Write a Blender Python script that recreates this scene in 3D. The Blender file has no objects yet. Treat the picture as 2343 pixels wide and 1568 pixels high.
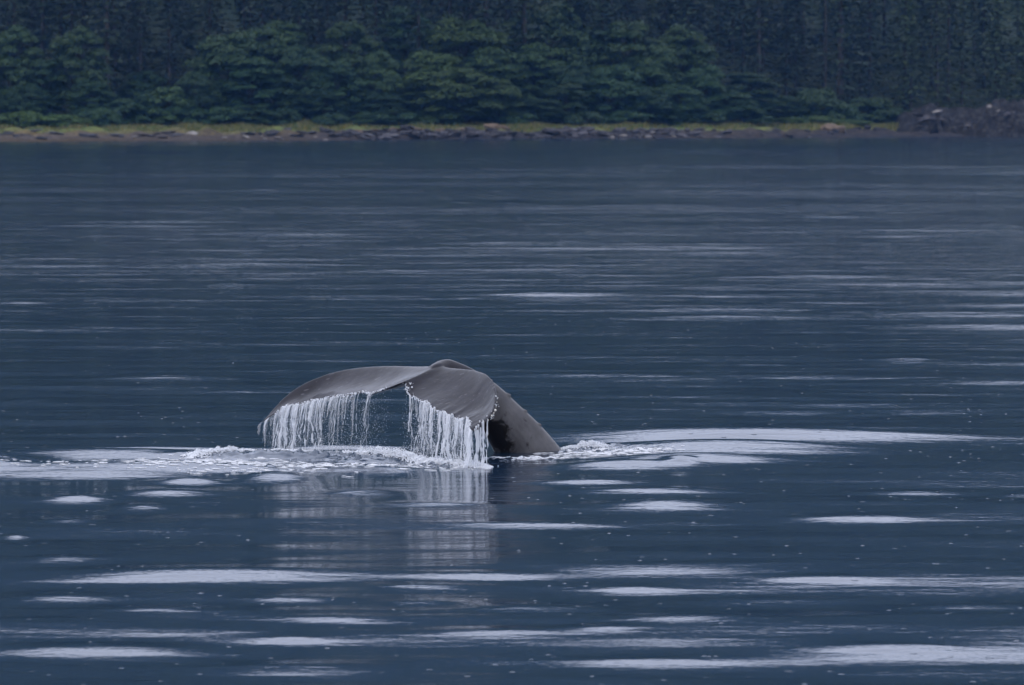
import bpy, math, random
import numpy as np
from mathutils import Vector

# ------------------------------------------------------------------ camera, sky, sun, exposure
scene = bpy.context.scene
col = scene.collection
HCAM, PITCH, HT = 4.85, 0.0500, 0.1089          # camera height, pitch down, tan(half horizontal field)
cam_data = bpy.data.cameras.new('camera')
cam_data.sensor_width = 23.6
cam_data.lens = 23.6 / (2 * HT)
cam_data.clip_start = 0.5
cam_data.clip_end = 9000
cam_data.dof.use_dof = True
cam_data.dof.focus_distance = 65.0
cam_data.dof.aperture_fstop = 2.6
cam = bpy.data.objects.new('camera', cam_data)
cam.location = (0, 0, HCAM)
cam.rotation_euler = (math.pi / 2 - PITCH, 0, 0)
col.objects.link(cam)
scene.camera = cam

SUN_EL, SUN_AZ = math.radians(52), math.radians(215)     # azimuth clockwise from +Y: behind the camera, to its left
world = bpy.data.worlds.new('World')
scene.world = world
world.use_nodes = True
wn = world.node_tree.nodes; wl = world.node_tree.links
bg = wn['Background']
sky = wn.new('ShaderNodeTexSky'); sky.sky_type = 'NISHITA'; sky.sun_disc = False
sky.sun_elevation = SUN_EL; sky.sun_rotation = SUN_AZ
wmix = wn.new('ShaderNodeMix'); wmix.data_type = 'RGBA'
wmix.inputs[0].default_value = 0.88                      # mostly an even overcast
wmix.inputs[7].default_value = (9.3, 9.7, 11.5, 1)
wl.new(sky.outputs[0], wmix.inputs[6])
wl.new(wmix.outputs[2], bg.inputs[0])
bg.inputs[1].default_value = 0.1

sun_data = bpy.data.lights.new('sun', 'SUN')
sun_data.energy = 0.6
sun_data.angle = math.radians(25)
sun_data.color = (1.0, 0.96, 0.92)
sun = bpy.data.objects.new('sun', sun_data)
sd = Vector((math.sin(SUN_AZ) * math.cos(SUN_EL), math.cos(SUN_AZ) * math.cos(SUN_EL), math.sin(SUN_EL)))
sun.rotation_euler = sd.to_track_quat('Z', 'Y').to_euler()
col.objects.link(sun)

scene.view_settings.view_transform = 'Standard'
scene.view_settings.look = 'None'
scene.view_settings.exposure = 0.64
scene.view_settings.gamma = 1.0
scene.render.engine = 'CYCLES'
scene.cycles.max_bounces = 6
scene.cycles.transparent_max_bounces = 16
scene.cycles.volume_bounces = 0
scene.cycles.use_denoising = True
scene.cycles.sample_clamp_indirect = 4.0

rng = np.random.default_rng(11)
random.seed(11)

# ------------------------------------------------------------------ helpers
def at(px, py, D):
    """a point read off the photograph (2342 x 1568 scale) at distance D along +Y"""
    u = (px - 1171) / 1171 * HT
    v = (784 - py) / 1171 * HT
    s = D / (math.cos(PITCH) + v * math.sin(PITCH))
    return np.array([u * s, D, HCAM + s * (v * math.cos(PITCH) - math.sin(PITCH))])

def sea(px, py):
    """the sea-level point seen at that place"""
    v = (784 - py) / 1171 * HT
    s = HCAM / (math.sin(PITCH) - v * math.cos(PITCH))
    return at(px, py, s * (math.cos(PITCH) + v * math.sin(PITCH)))

def zo(zx, zy, D):
    return at(568.6 + zx * .2582, 786.4 + zy * .2582, D)

def put(name, mesh, loc=(0, 0, 0), parent=None):
    o = bpy.data.objects.new(name, mesh)
    o.location = loc
    col.objects.link(o)
    if parent: o.parent = parent
    return o

def tag(o, label=None, cat=None, group=None, kind=None):
    for k, v in (('label', label), ('category', cat), ('group', group), ('kind', kind)):
        if v: o[k] = v
    return o

def mesh(name, v, f, mat, smooth=False):
    """v (n,3) array, f (m,k) int array or list of such arrays"""
    m = bpy.data.meshes.new(name)
    fs = f if isinstance(f, list) else [f]
    fs = [np.asarray(a, dtype=np.int32) for a in fs if len(a)]
    v = np.asarray(v, dtype=np.float32)
    m.vertices.add(len(v)); m.vertices.foreach_set('co', v.ravel())
    loops = np.concatenate([a.ravel() for a in fs])
    sizes = np.concatenate([np.full(len(a), a.shape[1], np.int32) for a in fs])
    starts = np.concatenate([[0], np.cumsum(sizes)[:-1]]).astype(np.int32)
    m.loops.add(len(loops)); m.loops.foreach_set('vertex_index', loops)
    m.polygons.add(len(sizes)); m.polygons.foreach_set('loop_start', starts)
    m.polygons.foreach_set('loop_total', sizes)
    if smooth: m.polygons.foreach_set('use_smooth', np.ones(len(sizes), bool))
    m.update(calc_edges=True)
    if mat: m.materials.append(mat)
    return m

class Pile:
    """collects pieces that become one mesh"""
    def __init__(s): s.v = []; s.q = []; s.t = []; s.n = 0
    def add(s, v, q=None, t=None):
        v = np.asarray(v, float)
        if q is not None and len(q): s.q.append(np.asarray(q) + s.n)
        if t is not None and len(t): s.t.append(np.asarray(t) + s.n)
        s.v.append(v); s.n += len(v)
    def mesh(s, name, mat, smooth=False):
        fs = []
        if s.q: fs.append(np.concatenate(s.q))
        if s.t: fs.append(np.concatenate(s.t))
        return mesh(name, np.concatenate(s.v), fs, mat, smooth)

def tube(pts, rad, k=6, cap=True):
    pts = np.asarray(pts, float); rad = np.asarray(rad, float); n = len(pts)
    tg = np.gradient(pts, axis=0); tg /= np.linalg.norm(tg, axis=1)[:, None] + 1e-9
    ref = np.array([1., 0, 0]) if abs(tg[0][0]) < .8 else np.array([0, 1., 0])
    a = np.cross(tg, ref); a /= np.linalg.norm(a, axis=1)[:, None] + 1e-9
    b = np.cross(tg, a)
    th = np.arange(k) * 2 * math.pi / k
    v = (pts[:, None] + rad[:, None, None] * (np.cos(th)[None, :, None] * a[:, None] + np.sin(th)[None, :, None] * b[:, None])).reshape(-1, 3)
    i, j = np.meshgrid(np.arange(n - 1), np.arange(k), indexing='ij')
    q = np.stack([i * k + j, i * k + (j + 1) % k, (i + 1) * k + (j + 1) % k, (i + 1) * k + j], -1).reshape(-1, 4)
    t = None
    if cap:
        v = np.concatenate([v, pts[:1], pts[-1:]]); c0, c1 = n * k, n * k + 1
        jj = np.arange(k)
        t = np.concatenate([np.stack([np.full(k, c0), (jj + 1) % k, jj], -1),
                            np.stack([np.full(k, c1), (n - 1) * k + jj, (n - 1) * k + (jj + 1) % k], -1)])
    return v, q, t

PHI = (1 + 5 ** .5) / 2
ICO_V = np.array([[-1, PHI, 0], [1, PHI, 0], [-1, -PHI, 0], [1, -PHI, 0], [0, -1, PHI], [0, 1, PHI], [0, -1, -PHI], [0, 1, -PHI],
                  [PHI, 0, -1], [PHI, 0, 1], [-PHI, 0, -1], [-PHI, 0, 1]], float) / math.hypot(1, PHI)
ICO_F = np.array([[0, 11, 5], [0, 5, 1], [0, 1, 7], [0, 7, 10], [0, 10, 11], [1, 5, 9], [5, 11, 4], [11, 10, 2], [10, 7, 6], [7, 1, 8],
                  [3, 9, 4], [3, 4, 2], [3, 2, 6], [3, 6, 8], [3, 8, 9], [4, 9, 5], [2, 4, 11], [6, 2, 10], [8, 6, 7], [9, 8, 1]])
def subdiv(v, f):
    v = [tuple(x) for x in v]; mid = {}; out = []
    def m(a, b):
        k = (min(a, b), max(a, b))
        if k not in mid:
            p = (np.array(v[a]) + np.array(v[b])) / 2; p /= np.linalg.norm(p)
            mid[k] = len(v); v.append(tuple(p))
        return mid[k]
    for a, b, c in f:
        x, y, z = m(a, b), m(b, c), m(c, a)
        out += [[a, x, z], [b, y, x], [c, z, y], [x, y, z]]
    return np.array(v), np.array(out)
ICO2_V, ICO2_F = subdiv(ICO_V, ICO_F)
ICO3_V, ICO3_F = subdiv(ICO2_V, ICO2_F)
OCT_V = np.array([[1, 0, 0], [-1, 0, 0], [0, 1, 0], [0, -1, 0], [0, 0, 1], [0, 0, -1]], float)
OCT_F = np.array([[0, 2, 4], [2, 1, 4], [1, 3, 4], [3, 0, 4], [2, 0, 5], [1, 2, 5], [3, 1, 5], [0, 3, 5]])

def blobs(P, R, V=OCT_V, F=OCT_F, squash=1.0):
    """many small solid balls at P with radii R, as arrays"""
    n = len(P)
    S = np.asarray(R)[:, None, None] * V[None] * np.array([1, 1, squash])
    v = (np.asarray(P)[:, None] + S).reshape(-1, 3)
    t = (F[None] + (np.arange(n) * len(V))[:, None, None]).reshape(-1, 3)
    return v, t

class Field:
    """smooth random field in 3-D: a sum of random cosines"""
    def __init__(s, lam, n=24, seed=0, stretch=(1, 1, 1)):
        r = np.random.default_rng(seed)
        d = r.normal(size=(n, 3)); d /= np.linalg.norm(d, axis=1)[:, None]
        s.k = d * (2 * math.pi / (lam * r.uniform(.6, 1.6, n)))[:, None] / np.array(stretch)
        s.p = r.uniform(0, 6.28, n); s.n = n
    def __call__(s, P):
        P = np.asarray(P, float); out = np.zeros(P.shape[:-1])
        for k, p in zip(s.k, s.p): out += np.cos(P @ k + p)
        return out * math.sqrt(2 / s.n)

# ------------------------------------------------------------------ materials
def mat(name):
    m = bpy.data.materials.new(name); m.use_nodes = True
    return m, m.node_tree.nodes, m.node_tree.links, m.node_tree.nodes['Principled BSDF']

def coords(n, l, scale=(1, 1, 1), kind='Object'):
    tc = n.new('ShaderNodeTexCoord'); mp = n.new('ShaderNodeMapping')
    mp.inputs['Scale'].default_value = scale
    l.new(tc.outputs[kind], mp.inputs[0]); return mp.outputs[0]

def noise(n, l, vec, scale, detail=3, rough=.5, dist=0):
    t = n.new('ShaderNodeTexNoise'); t.inputs['Scale'].default_value = scale
    t.inputs['Detail'].default_value = detail; t.inputs['Roughness'].default_value = rough
    t.inputs['Distortion'].default_value = dist
    l.new(vec, t.inputs['Vector']); return t.outputs[0]

def ramp(n, l, fac, stops):
    r = n.new('ShaderNodeValToRGB'); e = r.color_ramp.elements
    while len(e) < len(stops): e.new(.5)
    for x, (p, c) in zip(e, stops): x.position = p; x.color = (*c, 1) if len(c) == 3 else c
    l.new(fac, r.inputs[0]); return r.outputs[0]

def bump(n, l, h, dist, strength=1, prev=None):
    b = n.new('ShaderNodeBump'); b.inputs['Distance'].default_value = dist; b.inputs['Strength'].default_value = strength
    l.new(h, b.inputs['Height'])
    if prev is not None: l.new(prev, b.inputs['Normal'])
    return b.outputs[0]

# sea water: mirror-like surface over dark deep water, ruffled by ripples far below the mesh's own size
M_WATER, n, l, p = mat('sea_water')
p.inputs['Base Color'].default_value = (.008, .024, .050, 1)
p.inputs['Roughness'].default_value = .08
p.inputs['IOR'].default_value = 1.333
tcw = n.new('ShaderNodeTexCoord'); sxw = n.new('ShaderNodeSeparateXYZ'); l.new(tcw.outputs['Object'], sxw.inputs[0])
wind = n.new('ShaderNodeMapRange'); wind.inputs[1].default_value = 60; wind.inputs[2].default_value = 150
wind.inputs[3].default_value = .22; wind.inputs[4].default_value = 1.0; l.new(sxw.outputs[1], wind.inputs[0])
b1 = bump(n, l, noise(n, l, coords(n, l, (.25, 1, 1)), .9, 2, .5), .075)
l.new(wind.outputs[0], b1.node.inputs['Strength'])
b2 = bump(n, l, noise(n, l, coords(n, l, (.4, 1, 1)), 4.0, 3, .6), .024, prev=b1)
l.new(wind.outputs[0], b2.node.inputs['Strength'])
b3 = bump(n, l, noise(n, l, coords(n, l, (.7, 1, 1)), 18.0, 2, .5), .0014, prev=b2)
l.new(b3, p.inputs['Normal'])

# white water
def white_water(name, alpha, rough=.35):
    m, n, l, p = mat(name)
    p.inputs['Base Color'].default_value = (.90, .91, .93, 1)
    p.inputs['Roughness'].default_value = rough
    p.inputs['IOR'].default_value = 1.333
    p.inputs['Subsurface Weight'].default_value = 0
    tr = n.new('ShaderNodeBsdfTranslucent'); tr.inputs[0].default_value = (.9, .92, .95, 1)
    mx = n.new('ShaderNodeMixShader'); mx.inputs[0].default_value = .45
    l.new(p.outputs[0], mx.inputs[1]); l.new(tr.outputs[0], mx.inputs[2])
    tp = n.new('ShaderNodeBsdfTransparent'); m2 = n.new('ShaderNodeMixShader'); m2.inputs[0].default_value = alpha
    l.new(tp.outputs[0], m2.inputs[1]); l.new(mx.outputs[0], m2.inputs[2])
    l.new(m2.outputs[0], n['Material Output'].inputs[0])
    return m
M_STRAND = white_water('falling_water', .56)
M_VEIL = white_water('water_veil', .22)
M_FOAM = white_water('foam', 1.0, .6)
M_DROP = white_water('droplets', .8, .1)

# whale skin
M_WHALE, n, l, p = mat('wet_whale_skin')
vec = coords(n, l)
tone = noise(n, l, vec, 2.2, 5, .6)
base = ramp(n, l, tone, [(.3, (.008, .0078, .0110)), (.7, (.0195, .0188, .0265))])
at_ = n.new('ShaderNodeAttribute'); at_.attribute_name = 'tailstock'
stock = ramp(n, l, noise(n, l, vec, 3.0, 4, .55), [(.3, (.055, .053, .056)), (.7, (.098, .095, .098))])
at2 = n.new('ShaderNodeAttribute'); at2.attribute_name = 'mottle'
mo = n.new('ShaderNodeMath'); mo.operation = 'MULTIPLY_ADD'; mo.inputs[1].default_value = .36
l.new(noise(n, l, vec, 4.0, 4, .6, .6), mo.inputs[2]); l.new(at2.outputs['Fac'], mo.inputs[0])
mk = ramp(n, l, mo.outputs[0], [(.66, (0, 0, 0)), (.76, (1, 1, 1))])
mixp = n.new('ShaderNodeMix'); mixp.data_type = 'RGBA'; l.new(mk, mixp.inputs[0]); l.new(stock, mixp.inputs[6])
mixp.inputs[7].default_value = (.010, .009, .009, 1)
mixs = n.new('ShaderNodeMix'); mixs.data_type = 'RGBA'
scr = ramp(n, l, noise(n, l, coords(n, l, (1.2, 9, 7)), 2.6, 3, .5, .4), [(.64, (0, 0, 0)), (.70, (.55, .55, .55))])
mixc = n.new('ShaderNodeMix'); mixc.data_type = 'RGBA'; l.new(scr, mixc.inputs[0]); l.new(base, mixc.inputs[6]); mixc.inputs[7].default_value = (.085, .080, .090, 1)
pit = ramp(n, l, noise(n, l, vec, 26, 2, .5), [(.66, (0, 0, 0)), (.72, (1, 1, 1))])
mixd = n.new('ShaderNodeMix'); mixd.data_type = 'RGBA'; l.new(pit, mixd.inputs[0]); l.new(mixc.outputs[2], mixd.inputs[6]); mixd.inputs[7].default_value = (.008, .008, .010, 1)
base = mixd.outputs[2]
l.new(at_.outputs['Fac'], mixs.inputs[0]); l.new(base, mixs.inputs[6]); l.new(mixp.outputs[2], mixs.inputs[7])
l.new(mixs.outputs[2], p.inputs['Base Color'])
p.inputs['Roughness'].default_value = .42
p.inputs['Specular IOR Level'].default_value = .05
p.inputs['Coat Weight'].default_value = .6
p.inputs['Coat IOR'].default_value = 1.36
p.inputs['Coat Roughness'].default_value = .11
w1 = bump(n, l, noise(n, l, vec, 7, 4, .5), .006)
w2 = bump(n, l, noise(n, l, vec, 60, 2, .5), .0006, prev=w1)
l.new(w2, p.inputs['Normal']); l.new(w1, p.inputs['Coat Normal'])
M_BARN, n, l, p = mat('barnacle'); p.inputs['Base Color'].default_value = (.55, .52, .47, 1); p.inputs['Roughness'].default_value = .8

def leafy(name, dark, light, trans):
    m, n, l, p = mat(name)
    oi = n.new('ShaderNodeObjectInfo')
    geo = n.new('ShaderNodeNewGeometry')
    c = ramp(n, l, geo.outputs['Random Per Island'], [(.0, dark), (1, light)])
    hs = n.new('ShaderNodeHueSaturation'); l.new(c, hs.inputs['Color'])
    mr = n.new('ShaderNodeMapRange'); mr.inputs[3].default_value = .75; mr.inputs[4].default_value = 1.25
    l.new(oi.outputs['Random'], mr.inputs[0]); l.new(mr.outputs[0], hs.inputs['Value'])
    mx2 = n.new('ShaderNodeMix'); mx2.data_type = 'RGBA'; mx2.blend_type = 'MULTIPLY'; mx2.inputs[0].default_value = 1
    l.new(hs.outputs[0], mx2.inputs[6]); l.new(oi.outputs['Color'], mx2.inputs[7])
    l.new(mx2.outputs[2], p.inputs['Base Color'])
    p.inputs['Roughness'].default_value = .55
    p.inputs['Specular IOR Level'].default_value = .25
    t = n.new('ShaderNodeBsdfTranslucent'); l.new(mx2.outputs[2], t.inputs[0])
    mx = n.new('ShaderNodeMixShader'); mx.inputs[0].default_value = trans
    l.new(p.outputs[0], mx.inputs[1]); l.new(t.outputs[0], mx.inputs[2])
    l.new(mx.outputs[0], n['Material Output'].inputs[0])
    return m
M_ALDER = leafy('alder_leaves', (.023, .048, .020), (.050, .090, .032), .3)
M_CONIF = leafy('conifer_needles', (.014, .028, .018), (.032, .052, .030), .15)
M_GRASS = leafy('shore_grass', (.06, .10, .025), (.20, .16, .06), .3)
M_BARK, n, l, p = mat('bark')
l.new(ramp(n, l, noise(n, l, coords(n, l, (1, 1, .2)), 3, 4), [(.3, (.03, .027, .025)), (.7, (.075, .07, .066))]), p.inputs['Base Color'])
p.inputs['Roughness'].default_value = .9; p.inputs['Specular IOR Level'].default_value = .1

def rocky(name, a, b, c, bs=3, bd=.25):
    m, n, l, p = mat(name)
    v = coords(n, l)
    oi = n.new('ShaderNodeObjectInfo')
    base = ramp(n, l, noise(n, l, v, 1.2, 6, .65), [(.28, a), (.5, b), (.75, c)])
    hs = n.new('ShaderNodeHueSaturation'); l.new(base, hs.inputs['Color'])
    mr = n.new('ShaderNodeMapRange'); mr.inputs[3].default_value = .7; mr.inputs[4].default_value = 1.5
    l.new(oi.outputs['Random'], mr.inputs[0]); l.new(mr.outputs[0], hs.inputs['Value'])
    l.new(hs.outputs[0], p.inputs['Base Color']); p.inputs['Roughness'].default_value = .8; p.inputs['Specular IOR Level'].default_value = .08
    l.new(bump(n, l, noise(n, l, v, bs, 6 if bs > 1 else 3, .7 if bs > 1 else .5), bd), p.inputs['Normal'])
    return m
M_DROCK = rocky('dark_shore_rock', (.022, .021, .025), (.048, .046, .052), (.11, .105, .11))
M_PROCK = rocky('pale_shore_stone', (.10, .09, .085), (.18, .165, .155), (.27, .255, .24))
M_CRAG = rocky('dark_crag', (.006, .006, .007), (.018, .017, .018), (.060, .058, .056), .7, .5)
M_BROCK = rocky('brown_shore_rock', (.06, .045, .035), (.12, .09, .065), (.20, .15, .11))

# ground of the far shore: weedy shingle by the water, meadow above, forest floor behind
M_LAND, n, l, p = mat('shore_ground')
v = coords(n, l)
ta = n.new('ShaderNodeAttribute'); ta.attribute_name = 'inland'
jit = n.new('ShaderNodeMath'); jit.operation = 'MULTIPLY_ADD'; jit.inputs[1].default_value = .22
l.new(noise(n, l, coords(n, l, (.6, 1.5, 1)), .12, 5, .6), jit.inputs[0]); l.new(ta.outputs['Fac'], jit.inputs[2])
zone = ramp(n, l, jit.outputs[0], [(.10, (.075, .055, .032)), (.19, (.085, .07, .06)), (.27, (.11, .088, .07)), (.34, (.13, .10, .05)),
                                   (.46, (.13, .15, .05)), (.62, (.055, .085, .028)), (.85, (.028, .036, .022))])
ra = n.new('ShaderNodeAttribute'); ra.attribute_name = 'rocky'
slate = n.new('ShaderNodeMix'); slate.data_type = 'RGBA'; slate.inputs[7].default_value = (.030, .029, .034, 1)
rmx = n.new('ShaderNodeMath'); rmx.operation = 'MULTIPLY_ADD'; rmx.inputs[1].default_value = 1.6; rmx.inputs[2].default_value = -.85
l.new(noise(n, l, coords(n, l, (1, .5, 1)), .5, 5, .7), rmx.inputs[0])
rad_ = n.new('ShaderNodeMath'); rad_.operation = 'ADD'; rad_.use_clamp = True
l.new(rmx.outputs[0], rad_.inputs[0]); l.new(ra.outputs['Fac'], rad_.inputs[1])
l.new(rad_.outputs[0], slate.inputs[0]); l.new(zone, slate.inputs[6]); zone = slate.outputs[2]
fine = ramp(n, l, noise(n, l, v, 1.6, 6, .7), [(.3, (.45, .45, .45)), (.7, (1.4, 1.4, 1.4))])
mm = n.new('ShaderNodeMix'); mm.data_type = 'RGBA'; mm.blend_type = 'MULTIPLY'; mm.inputs[0].default_value = 1
l.new(zone, mm.inputs[6]); l.new(fine, mm.inputs[7]); l.new(mm.outputs[2], p.inputs['Base Color'])
p.inputs['Roughness'].default_value = .95; p.inputs['Specular IOR Level'].default_value = .05
l.new(bump(n, l, noise(n, l, v, 1.0, 6, .7), .5), p.inputs['Normal'])

# ------------------------------------------------------------------ the sea surface
def wave_bank(lams, spread, slope, seed):
    r = np.random.default_rng(seed); out = []
    for lam in lams:
        a = math.pi / 2 + r.normal() * spread
        k = 2 * math.pi / lam
        out.append((k * math.cos(a), k * math.sin(a), r.uniform(0, 6.28), slope / k * math.sqrt(2 / len(lams))))
    return out
R_ = np.random.default_rng(5)
SWELL = wave_bank(R_.uniform(2.6, 7.5, 26), .34, .017, 3)
LONG = wave_bank(np.random.default_rng(29).uniform(14, 45, 24), .22, .020, 33)
MID = wave_bank(np.random.default_rng(19).uniform(.9, 2.4, 26), .34, .015, 23)
OPEN = wave_bank(np.random.default_rng(9).uniform(2.2, 7, 34), .40, .026, 13)
CHOP = [(2 * math.pi / L * math.cos(a), 2 * math.pi / L * math.sin(a), ph) for L, a, ph in
        zip(R_.uniform(.13, .42, 26), R_.uniform(0, 6.28, 26), R_.uniform(0, 6.28, 26))]

# single smooth humps seen in the photograph: left, right, top and bottom edge of the pale front face, and its slope
HUMPS = [
 (255, 480, 1123, 1141, .10), (245, 390, 1153, 1173, .12), (355, 505, 1100, 1113, .12), (545, 720, 1086, 1108, .13), (100, 240, 1134, 1152, .10),
 (90, 220, 1190, 1204, .08), (720, 920, 1122, 1142, .09), (70, 850, 1304, 1334, .09), (250, 470, 1393, 1407, .08),
 (0, 260, 1360, 1384, .10), (60, 230, 1277, 1290, .07), (540, 770, 1366, 1384, .09), (830, 1090, 1334, 1352, .10), (900, 1300, 1312, 1330, .08),
 (1060, 1400, 1386, 1408, .10), (1340, 1560, 1338, 1352, .07), (1480, 2000, 1362, 1386, .10), (1740, 2040, 1320, 1334, .10),
 (1800, 2130, 1180, 1197, .10), (1380, 1660, 1148, 1170, .10), (1000, 1450, 1195, 1210, .08), (600, 900, 1414, 1430, .09),
 (0, 460, 1476, 1505, .10), (430, 930, 1520, 1552, .14), (960, 1340, 1444, 1462, .09), (1420, 1720, 1414, 1432, .08), (1830, 2200, 1480, 1500, .05),
 (1240, 1680, 1508, 1524, .08), (560, 760, 1460, 1470, .07), (2040, 2342, 1384, 1400, .08), (880, 1060, 1376, 1388, .07), (1280, 1480, 1440, 1450, .06),
 (190, 560, 860, 871, .11), (440, 640, 934, 940, .10), (1110, 1440, 672, 681, .14), (1210, 1600, 858, 866, .10), (1880, 2060, 944, 953, .11),
 (1940, 2060, 558, 565, .15), (2020, 2140, 822, 829, .11), (0, 130, 914, 921, .10), (1520, 1900, 703, 711, .13), (570, 640, 434, 439, .16), (900, 1020, 427, 434, .16),
 (1100, 1200, 464, 470, .16), (360, 410, 430, 434, .16), (0, 30, 451, 457, .16), (460, 580, 650, 656, .13), (1900, 2060, 416, 421, .16), (1200, 1420, 628, 634, .12),
 (0, 110, 688, 694, .13), (540, 690, 500, 507, .14), (1180, 1340, 536, 542, .14), (1640, 1720, 495, 500, .14), (780, 840, 408, 413, .15),
 # the whale's own slick: long gentle shoulders of smooth water on both sides
 (1180, 2180, 992, 1022, 0.165), (1300, 2040, 1018, 1050, 0.160), (1380, 1800, 1046, 1068, 0.150), (1520, 1590, 1056, 1068, 0.190),
 (40, 640, 1026, 1040, 0.165), (-120, 620, 1036, 1062, 0.145), (560, 1000, 1022, 1034, 0.150), (-120, 520, 1070, 1104, 0.135), (330, 700, 1072, 1086, 0.130),
 (700, 1000, 1072, 1088, 0.120), (1280, 1560, 1060, 1076, 0.130), (1200, 1480, 1100, 1112, 0.120), (-200, 60, 1050, 1092, 0.140),
 (1290, 1700, 1118, 1134, 0.120), (2280, 2400, 1128, 1140, 0.150), (1950, 2220, 1124, 1132, 0.120), (860, 1130, 1152, 1166, 0.110), (0, 60, 1225, 1240, 0.140)]
HPAR = []
for x0, x1, y0, y1, s0 in HUMPS:
    a, b, c = sea(x0, (y0 + y1) / 2), sea(x1, (y0 + y1) / 2), sea((x0 + x1) / 2, (y0 + y1) / 2)
    dep = HCAM / c[1]
    s = max(.02, (.195 - dep) / 2) * (1.30 + (s0 - .09) * 3.5) + .006
    depth = (sea(x0, y0)[1] - sea(x0, y1)[1]) * dep / (dep + s * .8)
    slick = s0 > .118 and 985 < y0 < 1110
    sy = max(depth / (1.5 if slick else 2.0), .18)
    HPAR.append(((a[0] + b[0]) / 2, c[1] + sy * .75, (b[0] - a[0]) / 2 / 1.5, sy, s * sy / .607, R_.normal() * .05 * (not slick), .33 if slick else 1.0))

# broken water: centre px, half sizes in metres, amplitude
BROKEN = [(690, 1046, .75, .45, .034), (880, 1050, .75, .5, .040), (1040, 1062, .6, .5, .03), (520, 1048, .6, .45, .022), (330, 1066, 1.3, .35, .009), (120, 1068, .9, .3, .008), (560, 1072, 1.2, .35, .016),
          (1350, 1034, .5, .45, .022), (1450, 1036, .4, .30, .016), (1200, 1050, .55, .25, .018), (840, 1068, .9, .4, .016)]
BPAR = [(*sea(x, y)[:2], hx, hy, a) for x, y, hx, hy, a in BROKEN]
RIDGE = [(690, 1050, .75, .30, .07), (500, 1050, .7, .3, .03), (890, 1056, .6, .3, .06), (1350, 1034, .35, .25, .035)]
RPAR = [(*sea(x, y)[:2], hx, hy, a) for x, y, hx, hy, a in RIDGE]

def sea_height(x, y):
    x = np.asarray(x, float); y = np.asarray(y, float)
    z = np.zeros(np.broadcast(x, y).shape)
    d = np.hypot(x, y)
    calm = 1.0 - .75 * np.exp(-((y - 66) / 3.2) ** 2 - (x / 9.0) ** 2)
    group = .75 + .35 * np.sin(x * .21 + 1.0 + .7 * np.sin(y * .13)) * np.sin(y * .17 + .8 * np.sin(x * .11))
    fade = np.clip((900 - d) / 500, .0, 1)
    for kx, ky, ph, a in SWELL: z += a * np.cos(kx * x + ky * y + ph) * calm * group * fade
    near = np.clip((230 - d) / 120, 0, 1) * (.75 + .5 * np.clip((d - 55) / 40, 0, 1)) * (1 - .6 * (1 - calm)) * group
    for kx, ky, ph, a in MID: z += a * np.cos(kx * x + ky * y + ph) * near
    opn = np.clip((y - 68) / 50, 0, 1) * np.clip((760 - d) / 300, .25, 1) * (.7 + .3 * np.sin(y * .05 + 2 * np.sin(x * .06)) * np.sin(x * .09 + y * .013))
    for kx, ky, ph, a in OPEN: z += a * np.cos(kx * x + ky * y + ph) * opn
    lng = np.clip((d - 140) / 160, 0, 1)
    for kx, ky, ph, a in LONG: z += a * np.cos(kx * x + ky * y + ph) * lng
    for cx, cy, sx, sy, a, sk, back in HPAR:
        u = (x - cx) / sx; v = (y - cy - sk * (x - cx)) / sy
        m = (np.abs(u) < 2.6) & (np.abs(v) < 3.6)
        if m.any():
            uu = u[m] if u.shape else u; vv = v[m] if v.shape else v
            z[m] += a * np.exp(-.5 * np.abs(uu) ** 2.2) * np.exp(-.5 * np.where(vv > 0, vv / back, vv) ** 2)
    msk = np.zeros(z.shape)
    for cx, cy, hx, hy, a in BPAR:
        msk = np.maximum(msk, a * np.exp(-((x - cx) / hx) ** 4 - ((y - cy) / hy) ** 2))
    m = msk > .0008
    if m.any():
        c = np.zeros(int(m.sum()))
        for kx, ky, ph in CHOP: c += np.cos(kx * x[m] + ky * y[m] + ph)
        c *= math.sqrt(2 / len(CHOP))
        z[m] += msk[m] * (np.abs(c) * 1.1 - .5)
    for cx, cy, hx, hy, a in RPAR:
        z += a * np.exp(-((x - cx) / hx) ** 4 - ((y - cy) / hy) ** 2)
    return z

def h1(x, y): return float(sea_height(np.array([x]), np.array([y]))[0])

rows = [-1500, -700, -300, -120, -50, -15, 0, 10, 18, 24, 28, 31]
y = 33.0
while y < 2600:
    rows.append(y)
    step = .0225 * (y / 33.0) ** 2 * 2.2
    if 60 < y < 71: step = .075
    y += min(step, 25) if y < 900 else 120
rows = np.array(rows)
cu = np.linspace(-1, 1, 561)
cu = np.concatenate([[-60, -25, -10, -5, -3, -2.2, -1.7, -1.4, -1.2, -1.08], cu, [1.08, 1.2, 1.4, 1.7, 2.2, 3, 5, 10, 25, 60]])
half = np.maximum(np.abs(rows), 38) * HT * 1.22
X = cu[None] * half[:, None]; Y = np.repeat(rows[:, None], len(cu), 1)
Z = sea_height(X, Y)
nr, nc = X.shape
i, j = np.meshgrid(np.arange(nr - 1), np.arange(nc - 1), indexing='ij')
q = np.stack([i * nc + j, i * nc + j + 1, (i + 1) * nc + j + 1, (i + 1) * nc + j], -1).reshape(-1, 4)
water = put('sea_water', mesh('sea_water', np.stack([X, Y, Z], -1).reshape(-1, 3), q, M_WATER, True))
tag(water, 'calm dark blue sea with pale sky reflections and light rain on it', 'sea', kind='structure')

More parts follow.
